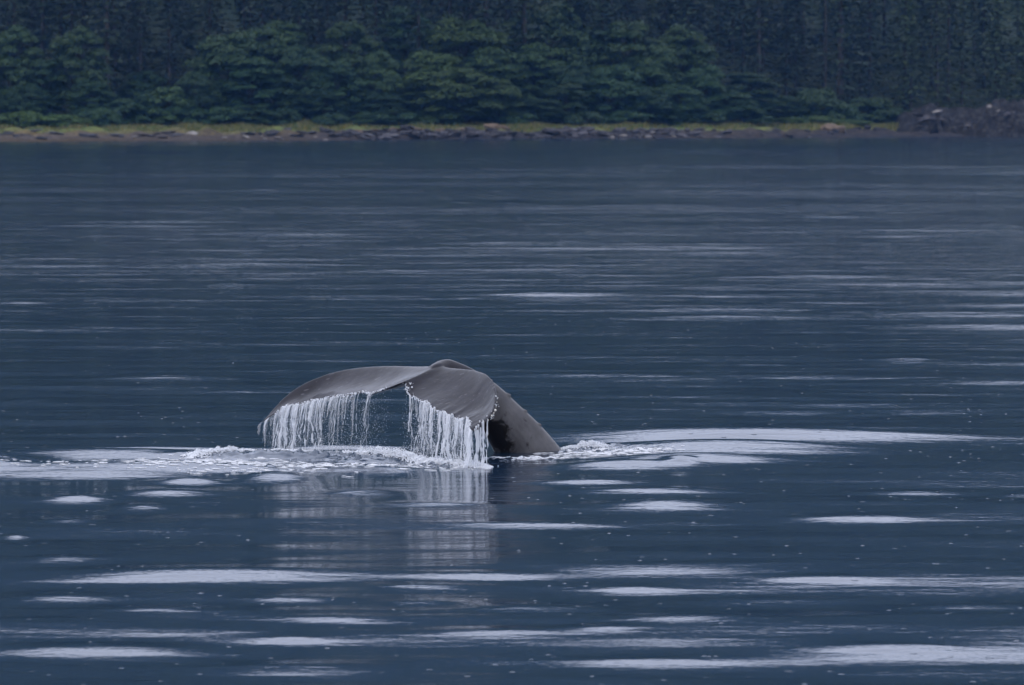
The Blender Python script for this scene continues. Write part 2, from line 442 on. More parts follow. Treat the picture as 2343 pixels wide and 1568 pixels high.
# ------------------------------------------------------------------ land: far shore and hill
SHX = np.array([-2500, -400, -75, -40, -14, 12, 32, 64, 72, 88, 130, 400, 2500.])
SHY = np.array([600, 640, 686, 697, 705, 716, 730, 776, 782, 800, 815, 860, 900.])
def shore_y(x):
    x = np.asarray(x, float)
    return np.interp(x, SHX, SHY) + 1.2 * np.sin(x * .31) + .8 * np.sin(x * .83 + 1) + .5 * np.sin(x * 1.9 + 2)
LT = np.array([-60, -6, 0, 4, 12, 30, 45, 80, 160, 320, 800, 1600, 2600, 3400.])
LZ = np.array([-8, -.5, 0, .42, 1.05, 1.85, 3.0, 8, 22, 62, 180, 405, 600, 520.])
F_land = Field(5.0, 24, 8); F_hill = Field(260, 24, 9)
def land_z(x, y):
    t = y - shore_y(x)
    z = np.interp(t, LT, LZ)
    P = np.stack([x, y, np.zeros_like(x)], -1)
    z = z + F_land(P) * np.interp(t, [-2, 2, 12, 22, 30, 60], [.02, .12, .26, .2, .12, .5])
    z = z + F_hill(P) * np.interp(t, [60, 200, 900, 2000], [0, 3, 18, 40])
    return z
xs = np.concatenate([np.linspace(-3000, -130, 70), np.linspace(-120, 135, 520), np.linspace(145, 3000, 70)])
ts = np.concatenate([[-40, -15, -6], np.linspace(-2.5, 34, 74), np.linspace(36, 120, 30), np.linspace(135, 3350, 90)])
XX, TT = np.meshgrid(xs, ts)
YY = TT + shore_y(XX)
ZZ = land_z(XX, YY)
nr, nc = XX.shape
i, j = np.meshgrid(np.arange(nr - 1), np.arange(nc - 1), indexing='ij')
q = np.stack([i * nc + j, i * nc + j + 1, (i + 1) * nc + j + 1, (i + 1) * nc + j], -1).reshape(-1, 4)
lm = mesh('shore_ground', np.stack([XX, YY, ZZ], -1).reshape(-1, 3), q, M_LAND, True)
a_ = lm.attributes.new('inland', 'FLOAT', 'POINT'); a_.data.foreach_set('value', np.clip(TT / 45, 0, 1).astype(np.float32).ravel())
rk = np.interp(XX, [-2500, -75, -46, -30, -12, 22, 30, 40, 2500], [.15, .15, .35, .6, 1, 1, .75, .9, .9]) * np.clip((15 - TT) / 3, 0, 1) * np.clip((TT + 4) / 3, 0, 1)
a_ = lm.attributes.new('rocky', 'FLOAT', 'POINT'); a_.data.foreach_set('value', rk.astype(np.float32).ravel())
land = put('hill_and_shore', lm); tag(land, 'low far shore rising into a forested hill', 'shore', kind='structure')

def ground(x, y): return float(land_z(np.array([x], float), np.array([y], float))[0])

def shore_spot(px, t):
    """land point t metres behind the waterline, seen in column px"""
    y = 720.
    for _ in range(20):
        x = (px - 1171) / 1171 * HT * y
        y = float(shore_y(np.array([x]))[0]) + t
    x = (px - 1171) / 1171 * HT * y
    return x, y, ground(x, y)

# ------------------------------------------------------------------ trees
def leaf_quads(C, N, size, aspect=1.4):
    """one small leaf spray per centre C, facing N"""
    n = len(C)
    r = rng.normal(size=(n, 3)); a = np.cross(N, r); a /= np.linalg.norm(a, axis=1)[:, None] + 1e-9
    b = np.cross(N, a)
    s = size * rng.uniform(.6, 1.35, n)[:, None]
    a = a * s * aspect; b = b * s
    up = N * s * .25
    v = np.stack([C - a, C - b * .9 + up, C + a, C + b * .9 + up], 1).reshape(-1, 3)
    t = np.arange(n)[:, None] * 4
    return v, np.concatenate([t + np.array([[0, 1, 2]]), t + np.array([[0, 2, 3]])])

def alder_meshes(k, H, W, clumps, bush=False, low=.12):
    """broadleaf tree of height H and half-width W: trunk with limbs, and a crown of leaf sprays on the limb ends"""
    r = np.random.default_rng(100 + k)
    wood = Pile(); crown = Pile()
    nst = 3 if bush else int(r.integers(1, 4))
    stems = []
    for s in range(nst):
        a = r.uniform(0, 6.28); lean = r.uniform(.05, .22) * W
        hh = H * r.uniform(.72, .9)
        tt = np.linspace(0, 1, 9)
        P = np.stack([lean * math.cos(a) * tt + .12 * np.sin(tt * 5 + s), lean * math.sin(a) * tt + .1 * np.cos(tt * 4), -.4 + hh * tt], -1)
        wood.add(*tube(P, .022 * H / math.sqrt(nst) * (1 - .85 * tt) + .02, 6)); stems.append(P)
    ctr = []
    for c in range(clumps):
        f = (c + .5) / clumps
        h = low + (1 - low) * (f ** .85)
        prof = math.sqrt(max(.03, 1 - (abs(h - .42) / .60) ** 2.3))
        rad = W * max(.18, prof) * math.sqrt(r.uniform(.25, 1.05))
        a = r.uniform(0, 6.28)
        st = stems[int(r.integers(nst))]
        z = h * H * r.uniform(.93, 1.03)
        base = st[int(np.clip((h - .18) * 8, 0, 7))]
        p = np.array([base[0] * .7 + rad * math.cos(a), base[1] * .7 + rad * math.sin(a), z])
        ctr.append(p)
        if c % 2 == 0:
            tt = np.linspace(0, 1, 5)[:, None]
            L = base * (1 - tt) + p * tt; L[:, 2] += np.sin(tt[:, 0] * math.pi) * .05 * H - tt[:, 0] * .02 * H
            wood.add(*tube(L, np.linspace(.006 * H, .03, 5), 5))
    for p in ctr:
        cs = r.uniform(.8, 1.5) * (.16 * W + .45)
        m = int(250 * (1.0 if not bush else .8))
        d = r.normal(size=(m, 3)); d /= np.linalg.norm(d, axis=1)[:, None]
        d[:, 2] = np.where(d[:, 2] < -.2, -d[:, 2] * .6, d[:, 2])
        rr = r.uniform(.45, 1.05, m)[:, None] ** .6
        out = np.array([p[0], p[1], 0]); out = out / (np.linalg.norm(out) + .3)
        C = p + d * rr * cs * np.array([1.15, 1.15, .85])
        C[:, 2] -= .18 * np.maximum(0, ((C - p) @ out)) ** 1.3 / max(cs, .3) ** .3      # sprays droop outwards
        N = d * .9 + np.array([0, 0, .7]) + r.normal(size=(m, 3)) * .35
        N /= np.linalg.norm(N, axis=1)[:, None]
        v, t = leaf_quads(C, N, .115 + .0035 * H)
        crown.add(v, t=t)
    return wood.mesh('alder_wood', M_BARK, True), crown.mesh('alder_leaves', M_ALDER)

def conifer_meshes(k, H, W):
    r = np.random.default_rng(300 + k)
    wood = Pile(); crown = Pile()
    tt = np.linspace(0, 1, 10)
    P = np.stack([.15 * np.sin(tt * 4 + k), .15 * np.cos(tt * 3), -.5 + (H + .3) * tt], -1)
    wood.add(*tube(P, .011 * H * (1 - tt) ** .8 + .02, 7))
    z = .06 * H
    while z < H * .985:
        f = z / H
        R = W * (1 - f) ** .75 * r.uniform(.75, 1.1) * min(1, .45 + f * 4)
        nb = int(r.integers(5, 8)); a0 = r.uniform(0, 6.28)
        for b in range(nb):
            if f < .45 and r.uniform() < .22: continue
            a = a0 + b * 6.283 / nb + r.normal() * .18
            L = R * r.uniform(.65, 1.12)
            m = max(6, int(L * 7))
            s = np.sort(r.uniform(.12, 1, m))
            droop = -.30 * s * L + .12 * L * s ** 2.5 + .06 * L
            side = r.normal(size=m) * .16 * L * (1.1 - s)
            ca, sa = math.cos(a), math.sin(a)
            C = np.stack([ca * s * L - sa * side, sa * s * L + ca * side, z + droop - np.abs(side) * .35 + r.normal(size=m) * .08], -1)
            N = np.stack([ca * .25 + r.normal(size=m) * .3, sa * .25 + r.normal(size=m) * .3, np.full(m, .8)], -1)
            N /= np.linalg.norm(N, axis=1)[:, None]
            v, t = leaf_quads(C, N, .22, 1.7)
            crown.add(v, t=t)
            if L > 1.5:
                wood.add(*tube(np.stack([[0, 0, z + .1], [ca * L * .5, sa * L * .5, z - .08 * L], [ca * L * .9, sa * L * .9, z - .16 * L]]), np.array([.05, .035, .015]), 4, False))
        z += r.uniform(.028, .045) * H * (.55 + .5 * (1 - f))
    return wood.mesh('conifer_wood', M_BARK, True), crown.mesh('conifer_needles', M_CONIF)

ALDERS = [alder_meshes(0, 15, 4.2, 62), alder_meshes(1, 14, 5.0, 74), alder_meshes(2, 16, 4.6, 66), alder_meshes(3, 13, 5.6, 80), alder_meshes(4, 15, 3.6, 54)]
ALDER_SIZE = [(15, 4.2), (14, 5.0), (16, 4.6), (13, 5.6), (15, 3.6)]
BUSHES = [alder_meshes(10, 4, 2.6, 34, True, .05), alder_meshes(11, 5, 2.4, 34, True, .05), alder_meshes(12, 2.2, 2.6, 22, True, .03)]
BUSH_SIZE = [(4, 2.6), (5, 2.4), (2.2, 2.6)]
CONIFERS = [conifer_meshes(0, 34, 5.0), conifer_meshes(1, 29, 4.4), conifer_meshes(2, 38, 5.6), conifer_meshes(3, 25, 4.0)]
CON_SIZE = [(34, 5.0), (29, 4.4), (38, 5.6), (25, 4.0)]

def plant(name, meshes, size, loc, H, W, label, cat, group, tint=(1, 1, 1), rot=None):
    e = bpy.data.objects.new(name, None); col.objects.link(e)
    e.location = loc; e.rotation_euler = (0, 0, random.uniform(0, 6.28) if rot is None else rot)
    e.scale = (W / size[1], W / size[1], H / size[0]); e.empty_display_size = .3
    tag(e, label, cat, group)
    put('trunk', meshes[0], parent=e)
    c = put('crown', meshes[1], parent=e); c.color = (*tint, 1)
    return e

def tree_h(px, top, t):
    x, y, z = shore_spot(px, t)
    return at(px, top, y)[2] - z

G_A = 'broadleaf trees along the far shore'
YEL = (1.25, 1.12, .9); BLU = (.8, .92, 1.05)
# px column, px top, metres inland, px half-width, variant, tint, label
for px, top, t, hw, k, tint, lab in [
  (37, 66, 46, 62, 0, (1, 1, 1), 'alder standing at the tan pebble end of the far shore'),
  (-70, 80, 48, 70, 1, (1, 1, 1), None), (105, 135, 42, 45, 4, BLU, None),
  (183, 68, 42, 64, 0, (1.1, 1.08, 1), 'tall pointed alder with dark conifers on both sides of it'),
  (524, 88, 44, 85, 1, (1, 1, 1), 'alder with a long sloping side above the low round bushes'),
  (450, 175, 38, 50, 3, BLU, None), (575, 130, 40, 60, 4, BLU, None),
  (631, 62, 46, 80, 2, (1, 1, 1), 'rounded alder whose crown tops the slope-sided alder beside it'),
  (700, 120, 40, 70, 3, BLU, None), (650, 180, 37, 60, 1, BLU, None),
  (795, 57, 46, 68, 0, (1.1, 1.1, 1), 'bright green narrow-topped alder above the first dark ledge rocks'),
  (770, 150, 39, 60, 1, BLU, None), (860, 130, 40, 60, 3, (1, 1, 1), None),
  (938, 30, 58, 75, 2, BLU, 'high bluish alder peeping over the broad yellow-green one'),
  (1060, 58, 48, 105, 3, YEL, 'broad yellow-green alder, the widest crown on the far shore'),
  (990, 130, 40, 80, 1, YEL, None), (1130, 120, 43, 80, 2, (1.05, 1.05, 1), None),
  (1055, 165, 34, 95, 3, YEL, 'low spreading yellow-green alder directly behind the dark ledge rocks'),
  (960, 210, 34, 50, 4, (1, 1, 1), None), (1140, 190, 35, 50, 1, YEL, None),
  (1243, 26, 56, 115, 3, (1, 1, 1), 'highest alder crown on the far shore, reaching up among conifer trunks'),
  (1230, 110, 46, 70, 2, (1.05, 1.05, 1), None), (1300, 150, 40, 60, 1, BLU, None), (1297, 190, 34, 40, 4, (1, 1, 1), None),
  (1351, 56, 54, 60, 4, (1, 1, 1), 'slim alder next to the highest alder crown'),
  (1428, 56, 48, 80, 0, (1.05, 1.05, 1), 'pointed alder at the edge of the taller alders by dark conifers'),
  (1400, 160, 38, 75, 3, BLU, None), (1490, 120, 40, 70, 1, (1, 1, 1), None), (1480, 205, 34, 55, 3, BLU, None),
  (1568, 71, 46, 68, 2, (1.08, 1.08, 1), 'last tall alder before the dark stretch of bare conifer trunks'),
  (1610, 160, 38, 55, 1, BLU, None), (1555, 200, 34, 55, 3, BLU, None), (1707, 165, 38, 60, 4, BLU, 'small pointed alder alone among dark conifers'),
  (1660, 210, 36, 60, 3, BLU, None), (1780, 225, 40, 60, 1, BLU, None), (60, 200, 38, 60, 3, BLU, None), (210, 190, 38, 50, 1, BLU, None),
  (330, 170, 50, 60, 3, (.75, .85, 1), None), (1230, 230, 34, 55, 1, BLU, None), (870, 215, 35, 50, 3, BLU, None), (745, 215, 35, 45, 1, BLU, None)]:
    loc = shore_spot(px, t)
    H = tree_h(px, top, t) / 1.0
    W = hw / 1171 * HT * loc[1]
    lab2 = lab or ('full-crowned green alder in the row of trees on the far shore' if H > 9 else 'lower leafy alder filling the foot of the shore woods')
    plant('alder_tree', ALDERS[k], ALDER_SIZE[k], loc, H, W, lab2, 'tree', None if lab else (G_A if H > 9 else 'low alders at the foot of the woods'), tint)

G_B = 'bushes at the edge of the shore meadow'
for px, top, t, hw, k, tint, lab in [
  (282, 232, 33, 52, 0, BLU, 'low wide round bush beside the small peaked bush'), (380, 207, 33, 42, 1, (1.1, 1.1, 1), 'small peaked bush at the meadow edge below the pointed alder'),
  (322, 220, 36, 45, 1, BLU, None), (225, 255, 32, 40, 2, BLU, None), (430, 240, 34, 40, 0, BLU, None), (500, 250, 33, 45, 0, BLU, None), (575, 245, 33, 45, 1, BLU, None), (640, 255, 32, 40, 2, BLU, None),
  (45, 262, 30, 60, 2, (1.5, 1.4, .9), 'bright green low bush behind the tan shingle'), (120, 268, 30, 60, 2, (1.5, 1.4, .9), None), (-30, 268, 30, 60, 2, (1.5, 1.4, .9), None), (170, 274, 29, 40, 2, (1.5, 1.4, .9), None),
  (1875, 212, 36, 52, 0, (1, 1, 1), 'rounded bush below the two bare conifer trunks'), (1979, 230, 34, 55, 0, (1, 1, 1), 'dense bush between the bright meadow and the rock outcrop'), (1930, 245, 33, 40, 2, BLU, None),
  (1850, 270, 30, 60, 2, (1.5, 1.4, .9), None), (1930, 276, 29, 55, 2, (1.5, 1.4, .9), None), (1800, 272, 31, 45, 2, (1.3, 1.3, .9), None), (2020, 278, 29, 45, 2, (1.5, 1.4, .9), None),
  (1700, 250, 33, 50, 0, BLU, None), (1620, 255, 33, 45, 2, BLU, None), (1540, 262, 32, 45, 2, BLU, None), (1430, 258, 32, 45, 0, BLU, None), (1340, 262, 32, 45, 2, BLU, None), (1180, 262, 31, 45, 2, BLU, None),
  (1010, 262, 31, 45, 2, (1, 1, 1), None), (920, 264, 31, 45, 2, BLU, None), (840, 262, 31, 45, 0, BLU, None), (760, 266, 31, 40, 2, BLU, None), (2040, 250, 33, 45, 0, BLU, None)]:
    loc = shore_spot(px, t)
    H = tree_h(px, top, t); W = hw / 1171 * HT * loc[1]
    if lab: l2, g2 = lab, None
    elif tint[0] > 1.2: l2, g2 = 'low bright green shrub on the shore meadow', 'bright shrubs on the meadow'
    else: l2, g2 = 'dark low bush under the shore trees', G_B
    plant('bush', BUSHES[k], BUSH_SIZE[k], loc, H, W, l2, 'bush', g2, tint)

G_C = 'dark conifers behind the broadleaf trees'
rr = random.Random(4)
spots = []
for row, (t, step) in enumerate([(52, 88), (64, 84), (80, 92), (98, 84), (116, 80), (136, 76)]):
    px = -120 + row * 31
    while px < 2480:
        spots.append((px + rr.uniform(-26, 26), t + rr.uniform(-5, 6))); px += step
for px, t in spots:
    loc = shore_spot(px, t); k = rr.randrange(4); s = rr.uniform(.8, 1.15)
    moss = px > 2040
    tint = (1.5, 1.4, 1.05) if moss else rr.choice([(1, 1, 1), (.8, .9, 1.05), (1.15, 1.1, 1), (.9, 1, 1)])
    plant('conifer_tree', CONIFERS[k], CON_SIZE[k], loc, CON_SIZE[k][0] * s, CON_SIZE[k][1] * s * rr.uniform(.85, 1.15),
          'tall mossy conifer in the woods behind the rock outcrop' if moss else 'tall dark conifer rising behind the broadleaf shore trees', 'tree',
          'mossy conifers behind the outcrop' if moss else G_C, tint)
for px, t, k, s, lab in [(2140, 30, 0, .85, 'mossy conifer with sparse limbs, rooted on top of the rock outcrop'), (2200, 34, 1, .9, 'pale-trunked conifer just behind the outcrop'),
                         (2277, 32, 3, 1.0, 'bushy conifer beside the pointed top stone of the outcrop'), (2350, 34, 1, .95, 'conifer past the pointed top stone of the outcrop'), (2080, 40, 3, .9, 'conifer where the outcrop meets the meadow')]:
    loc = shore_spot(px, t)
    plant('conifer_tree', CONIFERS[k], CON_SIZE[k], (loc[0], loc[1], loc[2] + .3), CON_SIZE[k][0] * s, CON_SIZE[k][1] * s, lab, 'tree', None, (1.8, 1.6, 1.1))
# bare grey trunks seen in the dark gap
for px, t in [(1885, 50), (1923, 51)]:
    loc = shore_spot(px, t)
    tt = np.linspace(0, 1, 8)
    w = Pile(); w.add(*tube(np.stack([.2 * np.sin(tt * 3 + px), .1 * tt, -.3 + 24 * tt], -1), .22 * (1 - .6 * tt), 7))
    for b in range(16):
        z = rr.uniform(4, 22); a = rr.uniform(0, 6.28); L = rr.uniform(.5, 1.8)
        w.add(*tube([[0, 0, z], [math.cos(a) * L * .6, math.sin(a) * L * .6, z - .05], [math.cos(a) * L, math.sin(a) * L, z - .25]], [.05, .03, .012], 4))
    o = put('dead_tree', w.mesh('dead_tree', M_BARK, True), loc)
    tag(o, 'bare grey dead trunk standing among the conifers', 'dead tree', 'bare trunks in the woods')

# the wood that covers the rest of the hill: one mass
hf = Pile()
N_ = 9000
hx = np.concatenate([rng.uniform(-260, 280, 5500), rng.uniform(-1500, 1500, 3500)])
ht = 118 + rng.uniform(0, 1, N_) ** 1.35 * 1500
hy = shore_y(hx) + ht
hz = land_z(hx, hy)
K = 7
th = np.arange(K) * 2 * math.pi / K
tier = [(.05, .95), (.42, .68), (.70, .42)]
Hh = rng.uniform(16, 34, N_); Wd = Hh * rng.uniform(.13, .2, N_)
for f0, w0 in tier:
    jr = rng.uniform(.6, 1.25, (N_, K))
    ring = np.stack([np.cos(th)[None] * jr * (Wd * w0)[:, None], np.sin(th)[None] * jr * (Wd * w0)[:, None], np.repeat((Hh * f0)[:, None], K, 1) - rng.uniform(0, 1.5, (N_, K))], -1)
    apex = np.stack([np.zeros(N_), np.zeros(N_), Hh * min(1.0, f0 + .42)], -1)[:, None]
    v = np.concatenate([ring, apex], 1) + np.stack([hx, hy, hz], -1)[:, None]
    jj = np.arange(K)
    f = np.stack([jj, (jj + 1) % K, np.full(K, K)], -1)
    hf.add(v.reshape(-1, 3), t=(f[None] + (np.arange(N_) * (K + 1))[:, None, None]).reshape(-1, 3))
forest = put('hillside_forest', hf.mesh('hillside_forest', M_CONIF))
tag(forest, 'dark conifer wood covering the hill above the shore', 'forest', kind='stuff')

# meadow grass
gp = []
for _ in range(1): 
    ng = 42000
    gx = rng.uniform(-95, 70, ng); gt = rng.uniform(13, 36, ng)
    keep = (np.sin(gx * .13 + 1) + np.sin(gx * .41) * .6 + gt * .16 - 2.6 + 1.1 * np.sin(gx * .9 + 2 * np.sin(gx * .23)) + rng.normal(size=ng) * .6) > 0
    gx, gt = gx[keep], gt[keep]
    gy = shore_y(gx) + gt
    gz = land_z(gx, gy)
    ng = len(gx)
    hh = rng.uniform(.2, .7, ng) * (1 + .5 * np.sin(gx * .55) * np.sin(gx * .17 + 1)); ww = rng.uniform(.08, .2, ng); a = rng.uniform(0, 6.28, ng)
    B = np.stack([gx, gy, gz - .05], -1); D = np.stack([np.cos(a), np.sin(a), 0 * a], -1)
    lean = np.stack([rng.normal(size=ng) * .15, rng.normal(size=ng) * .15, hh], -1)
    v = np.stack([B - D * ww[:, None], B + D * ww[:, None], B + lean], 1).reshape(-1, 3)
    t = np.arange(ng * 3).reshape(-1, 3)
tag(put('meadow_grass', mesh('meadow_grass', v, t, M_GRASS)), 'yellow-green grass in a strip above the shore rocks', 'grass', kind='stuff')

# ------------------------------------------------------------------ shore rocks
def rock_mesh(seed, m, flat=.6, jag=.35):
    F1 = Field(1.1, 14, seed); F2 = Field(.45, 14, seed + 50)
    V = ICO3_V.copy()
    rad = 1 + jag * .6 * F1(V) + jag * .28 * F2(V)
    V = V * rad[:, None]
    r = np.random.default_rng(seed)
    for _ in range(7):                                    # broken faces
        d = r.normal(size=3); d /= np.linalg.norm(d); c = r.uniform(.55, .85)
        s = V @ d; V = V - np.maximum(0, s - c)[:, None] * d * .92
    return mesh('rock', V * np.array([1, 1, flat]), ICO3_F, m)
ROCKS_D = [rock_mesh(s, M_DROCK) for s in range(6)]
ROCKS_P = [rock_mesh(s + 20, M_PROCK, .5, .25) for s in range(4)]
ROCKS_B = [rock_mesh(s + 40, M_BROCK, .7, .3) for s in range(3)]
def rock(ms, px, t, sx, sy, sz, label, group, lift=.25):
    loc = shore_spot(px, t)
    o = put('shore_rock', rr.choice(ms), (loc[0], loc[1], loc[2] + sz * lift))
    o.scale = (sx, sy, sz); o.rotation_euler = (rr.uniform(-.2, .2), rr.uniform(-.2, .2), rr.uniform(-.5, .5))
    return tag(o, label, 'rock', group)
L_D, G_D = 'dark jagged ledge rock on the far waterline', 'dark rocks along the waterline'
for k in range(190):                                        # dark ledges, thickest around the middle of the shore
    px = rr.choice([rr.gauss(1000, 110), rr.gauss(1270, 150), rr.uniform(560, 2050), rr.gauss(1520, 60), rr.uniform(760, 1450)])
    w = rr.uniform(.35, 1.5)
    rock(ROCKS_D, px, rr.uniform(.6, 13), w, w * rr.uniform(.6, 1.2), rr.uniform(.35, .95), L_D, G_D)
for k in range(26):
    rock(ROCKS_D, rr.uniform(-40, 760), rr.uniform(3, 11), rr.uniform(.5, 1.8), rr.uniform(.4, 1), rr.uniform(.2, .5), 'small dark rock in the tan shingle', 'dark rocks in the shingle')
for k in range(34):
    px = rr.choice([rr.uniform(480, 760), rr.gauss(1470, 50), rr.uniform(1450, 1640), rr.uniform(0, 2050)])
    w = rr.uniform(.25, .75)
    rock(ROCKS_P, px, rr.uniform(.4, 6), w, w * .8, w * rr.uniform(.5, .8), 'pale rounded stone on the far shore', 'pale stones on the far shore')
rock(ROCKS_P, 440, 10, 1.1, .8, .7, 'pale boulder, the largest on the tan shingle', None)
rock(ROCKS_B, 1903, 9, 2.6, 1.8, 1.35, 'brown domed boulder on the shingle near the bright meadow', None)
rock(ROCKS_B, 1135, 17, 2.4, 1.4, .8, 'brown rounded rock at the back of the dark ledge', None)
rock(ROCKS_B, 950, 15, 2.6, 1.6, .9, 'brown weedy rock crowning the dark ledge', None)
for px in (820, 905, 870, 1010, 1060): rock(ROCKS_B, px, rr.uniform(11, 16), rr.uniform(1, 2), 1.0, rr.uniform(.4, .7), 'small brown rock above the dark ledge', 'brown rocks above the ledge')

# rock outcrop: one craggy mass with loose blocks
oc = bpy.data.objects.new('rock_outcrop', None); ol = shore_spot(2200, 8); oc.location = (ol[0], ol[1], 0); col.objects.link(oc)
tag(oc, 'dark craggy rock outcrop at the water with conifers above', 'rock outcrop')
gx_, gy_ = np.meshgrid(np.linspace(-14, 30, 62), np.linspace(-9, 22, 44))
gx_ = gx_ + rng.uniform(-.25, .25, gx_.shape); gy_ = gy_ + rng.uniform(-.25, .25, gy_.shape)
Fo1, Fo2, Fo3 = Field(7, 20, 71, (1, 1, 1)), Field(2.6, 24, 72), Field(1.0, 24, 73)
P = np.stack([gx_, gy_, 0 * gx_], -1)
topz = np.interp(gx_, [-14, -12, -9, -6, -2, 2, 5, 8, 10, 14, 22, 30], [-.6, .5, 2.7, 3.7, 3.5, 3.3, 4.2, 5.3, 4.5, 3.2, 2.4, -.5])
face = np.clip((gy_ + 7.5 + .8 * Fo2(P)) / 7, 0, 1) ** .7
zz = topz * face * (1 + .12 * Fo1(P)) + (.55 * np.abs(Fo2(P)) + .34 * np.abs(Fo3(P)) - .45) * (face > 0) 
zz = zz + .6 * (np.round(zz / .7) * .7 - zz)
zz = np.where(face <= .01, -.6, zz)
nr, nc = gx_.shape
i, j = np.meshgrid(np.arange(nr - 1), np.arange(nc - 1), indexing='ij')
q = np.stack([i * nc + j, i * nc + j + 1, (i + 1) * nc + j + 1, (i + 1) * nc + j], -1).reshape(-1, 4)
put('crag', mesh('crag', np.stack([gx_, gy_, zz], -1).reshape(-1, 3), q, M_CRAG), parent=oc)
def oblock(ms, px, py, D, sx, sz):
    p = at(px, py, D); o = put('block', rr.choice(ms), (p[0] - oc.location.x, p[1] - oc.location.y, p[2]), oc)
    o.scale = (sx, sx * .9, sz); o.rotation_euler = (rr.uniform(-.3, .3), rr.uniform(-.3, .3), rr.uniform(-.6, .6)); return o
D0 = ol[1]
oblock(ROCKS_P, 2262, 246, D0 + 2, .55, .9); oblock(ROCKS_P, 2285, 256, D0 + 2, .9, .6); oblock(ROCKS_P, 2110, 258, D0 + 1, 1.0, .6); oblock(ROCKS_P, 2142, 256, D0 + 1, 1.0, .5)
oblock(ROCKS_P, 2175, 290, D0 - 4.5, 1.5, .3); oblock(ROCKS_P, 2205, 288, D0 - 4.5, 1.3, .3); oblock(ROCKS_P, 2105, 290, D0 - 5, 1.0, .35)
for k in range(22): oblock(ROCKS_D, rr.uniform(2065, 2340), rr.uniform(262, 306), D0 - rr.uniform(1, 6), rr.uniform(.6, 1.6), rr.uniform(.4, 1.0))

# ------------------------------------------------------------------ the whale
def smooth_curve(keys, cols, s):
    """Catmull-like smoothing of key columns at parameters s"""
    keys = np.asarray(keys, float); t = keys[:, 0]; out = []
    for c in range(1, cols + 1):
        y = keys[:, c]; m = np.gradient(y, t)
        i = np.clip(np.searchsorted(t, s) - 1, 0, len(t) - 2)
        h = t[i + 1] - t[i]; u = (s - t[i]) / h
        out.append((2*u**3 - 3*u**2 + 1) * y[i] + (u**3 - 2*u**2 + u) * h * m[i] + (-2*u**3 + 3*u**2) * y[i+1] + (u**3 - u**2) * h * m[i+1])
    return np.stack(out, -1)
# span fraction, leading edge (zoom x, y, distance), trailing edge (zoom x, y, distance)
RIGHT = [(0, 1730, 215, 65.35, 1385, 335, 65.00), (.08, 1790, 224, 65.22, 1400, 420, 64.88), (.16, 1850, 228, 65.08, 1450, 474, 64.72), (.30, 1950, 234, 64.86, 1545, 520, 64.48), (.45, 2045, 250, 64.58, 1660, 585, 64.15),
         (.6, 2122, 285, 64.24, 1775, 636, 63.90), (.72, 2172, 352, 63.96, 1872, 662, 63.70), (.82, 2198, 445, 63.68, 1938, 676, 63.50), (.9, 2190, 545, 63.44, 1962, 718, 63.34),
         (.96, 2150, 640, 63.28, 1962, 762, 63.18), (1.0, 2045, 772, 63.22, 1978, 795, 63.12)]
LEFT = [(0, 1730, 215, 65.35, 1385, 335, 65.00), (.10, 1560, 216, 65.60, 1330, 360, 65.10), (.22, 1410, 208, 65.90, 1180, 415, 65.28), (.34, 1270, 204, 66.15, 1030, 440, 65.50), (.46, 1110, 208, 66.40, 870, 458, 65.74),
        (.57, 960, 221, 66.58, 690, 478, 65.98), (.68, 810, 245, 66.70, 550, 515, 66.18), (.78, 660, 288, 66.76, 420, 548, 66.34), (.86, 465, 375, 66.76, 330, 566, 66.45), (.93, 310, 490, 66.70, 238, 615, 66.52), (1.0, 108, 700, 66.60, 92, 716, 66.58)]
NS, NC = 70, 26
cc = np.linspace(0, 1, NC) ** 1.3
prof = np.sqrt(np.clip(cc, 0, 1)) * (1 - cc) * 1.65 + .0                       # rounded nose, thin tail
def fluke(keys, sign):
    s = np.linspace(0, 1, NS)
    k = smooth_curve(keys, 6, s)
    L = np.array([zo(*r[:3]) for r in k]); T = np.array([zo(*r[3:]) for r in k])
    wob = (Field(.22, 12, 5)(T) * .016 + Field(.08, 12, 6)(T) * .010) * np.clip(s * 6, 0, 1) * np.clip((1 - s) * 8, 0, 1)
    ch = T - L; cl = np.linalg.norm(ch, axis=1)[:, None]
    T = T + ch / cl * wob[:, None]
    ch = T - L
    sp = np.gradient((L + T) / 2, axis=0)
    nrm = np.cross(ch, sp) * sign
    nrm /= np.linalg.norm(nrm, axis=1)[:, None]
    for _ in range(6): nrm[1:-1] = (nrm[:-2] + nrm[1:-1] * 2 + nrm[2:]) / 4
    nrm /= np.linalg.norm(nrm, axis=1)[:, None]
    th = np.interp(s, [0, .15, .4, .7, .9, 1], [.15, .125, .095, .065, .045, .030])
    mid = L[:, None] + ch[:, None] * cc[None, :, None]
    camber = np.sin(cc * math.pi)[None, :, None] * cl[:, :, None] * np.interp(s, [0, .4, .8, 1], [.07, .10, .16, .10] if sign < 0 else [.07, .10, .10, .07])[:, None, None] * nrm[:, None]
    ht = (th[:, None] * prof[None] / prof.max() + .017)[:, :, None] * nrm[:, None]
    endcap = np.clip((1 - s) * 14, .25, 1)[:, None, None]
    up = mid + camber + ht * endcap * .5; dn = mid + camber - ht * endcap * .5
    loop = np.concatenate([up, dn[:, ::-1]], 1)                                 # (NS, 2NC, 3)
    v = loop.reshape(-1, 3); m = 2 * NC
    i, j = np.meshgrid(np.arange(NS - 1), np.arange(m), indexing='ij')
    q = np.stack([i * m + j, (i + 1) * m + j, (i + 1) * m + (j + 1) % m, i * m + (j + 1) % m], -1).reshape(-1, 4)
    cap0 = [list(range(m))]; cap1 = [list(range((NS - 1) * m, NS * m))[::-1]]
    return v, q, cap0 + cap1, T, L, nrm, s
pile = Pile(); caps = []
FL = {}
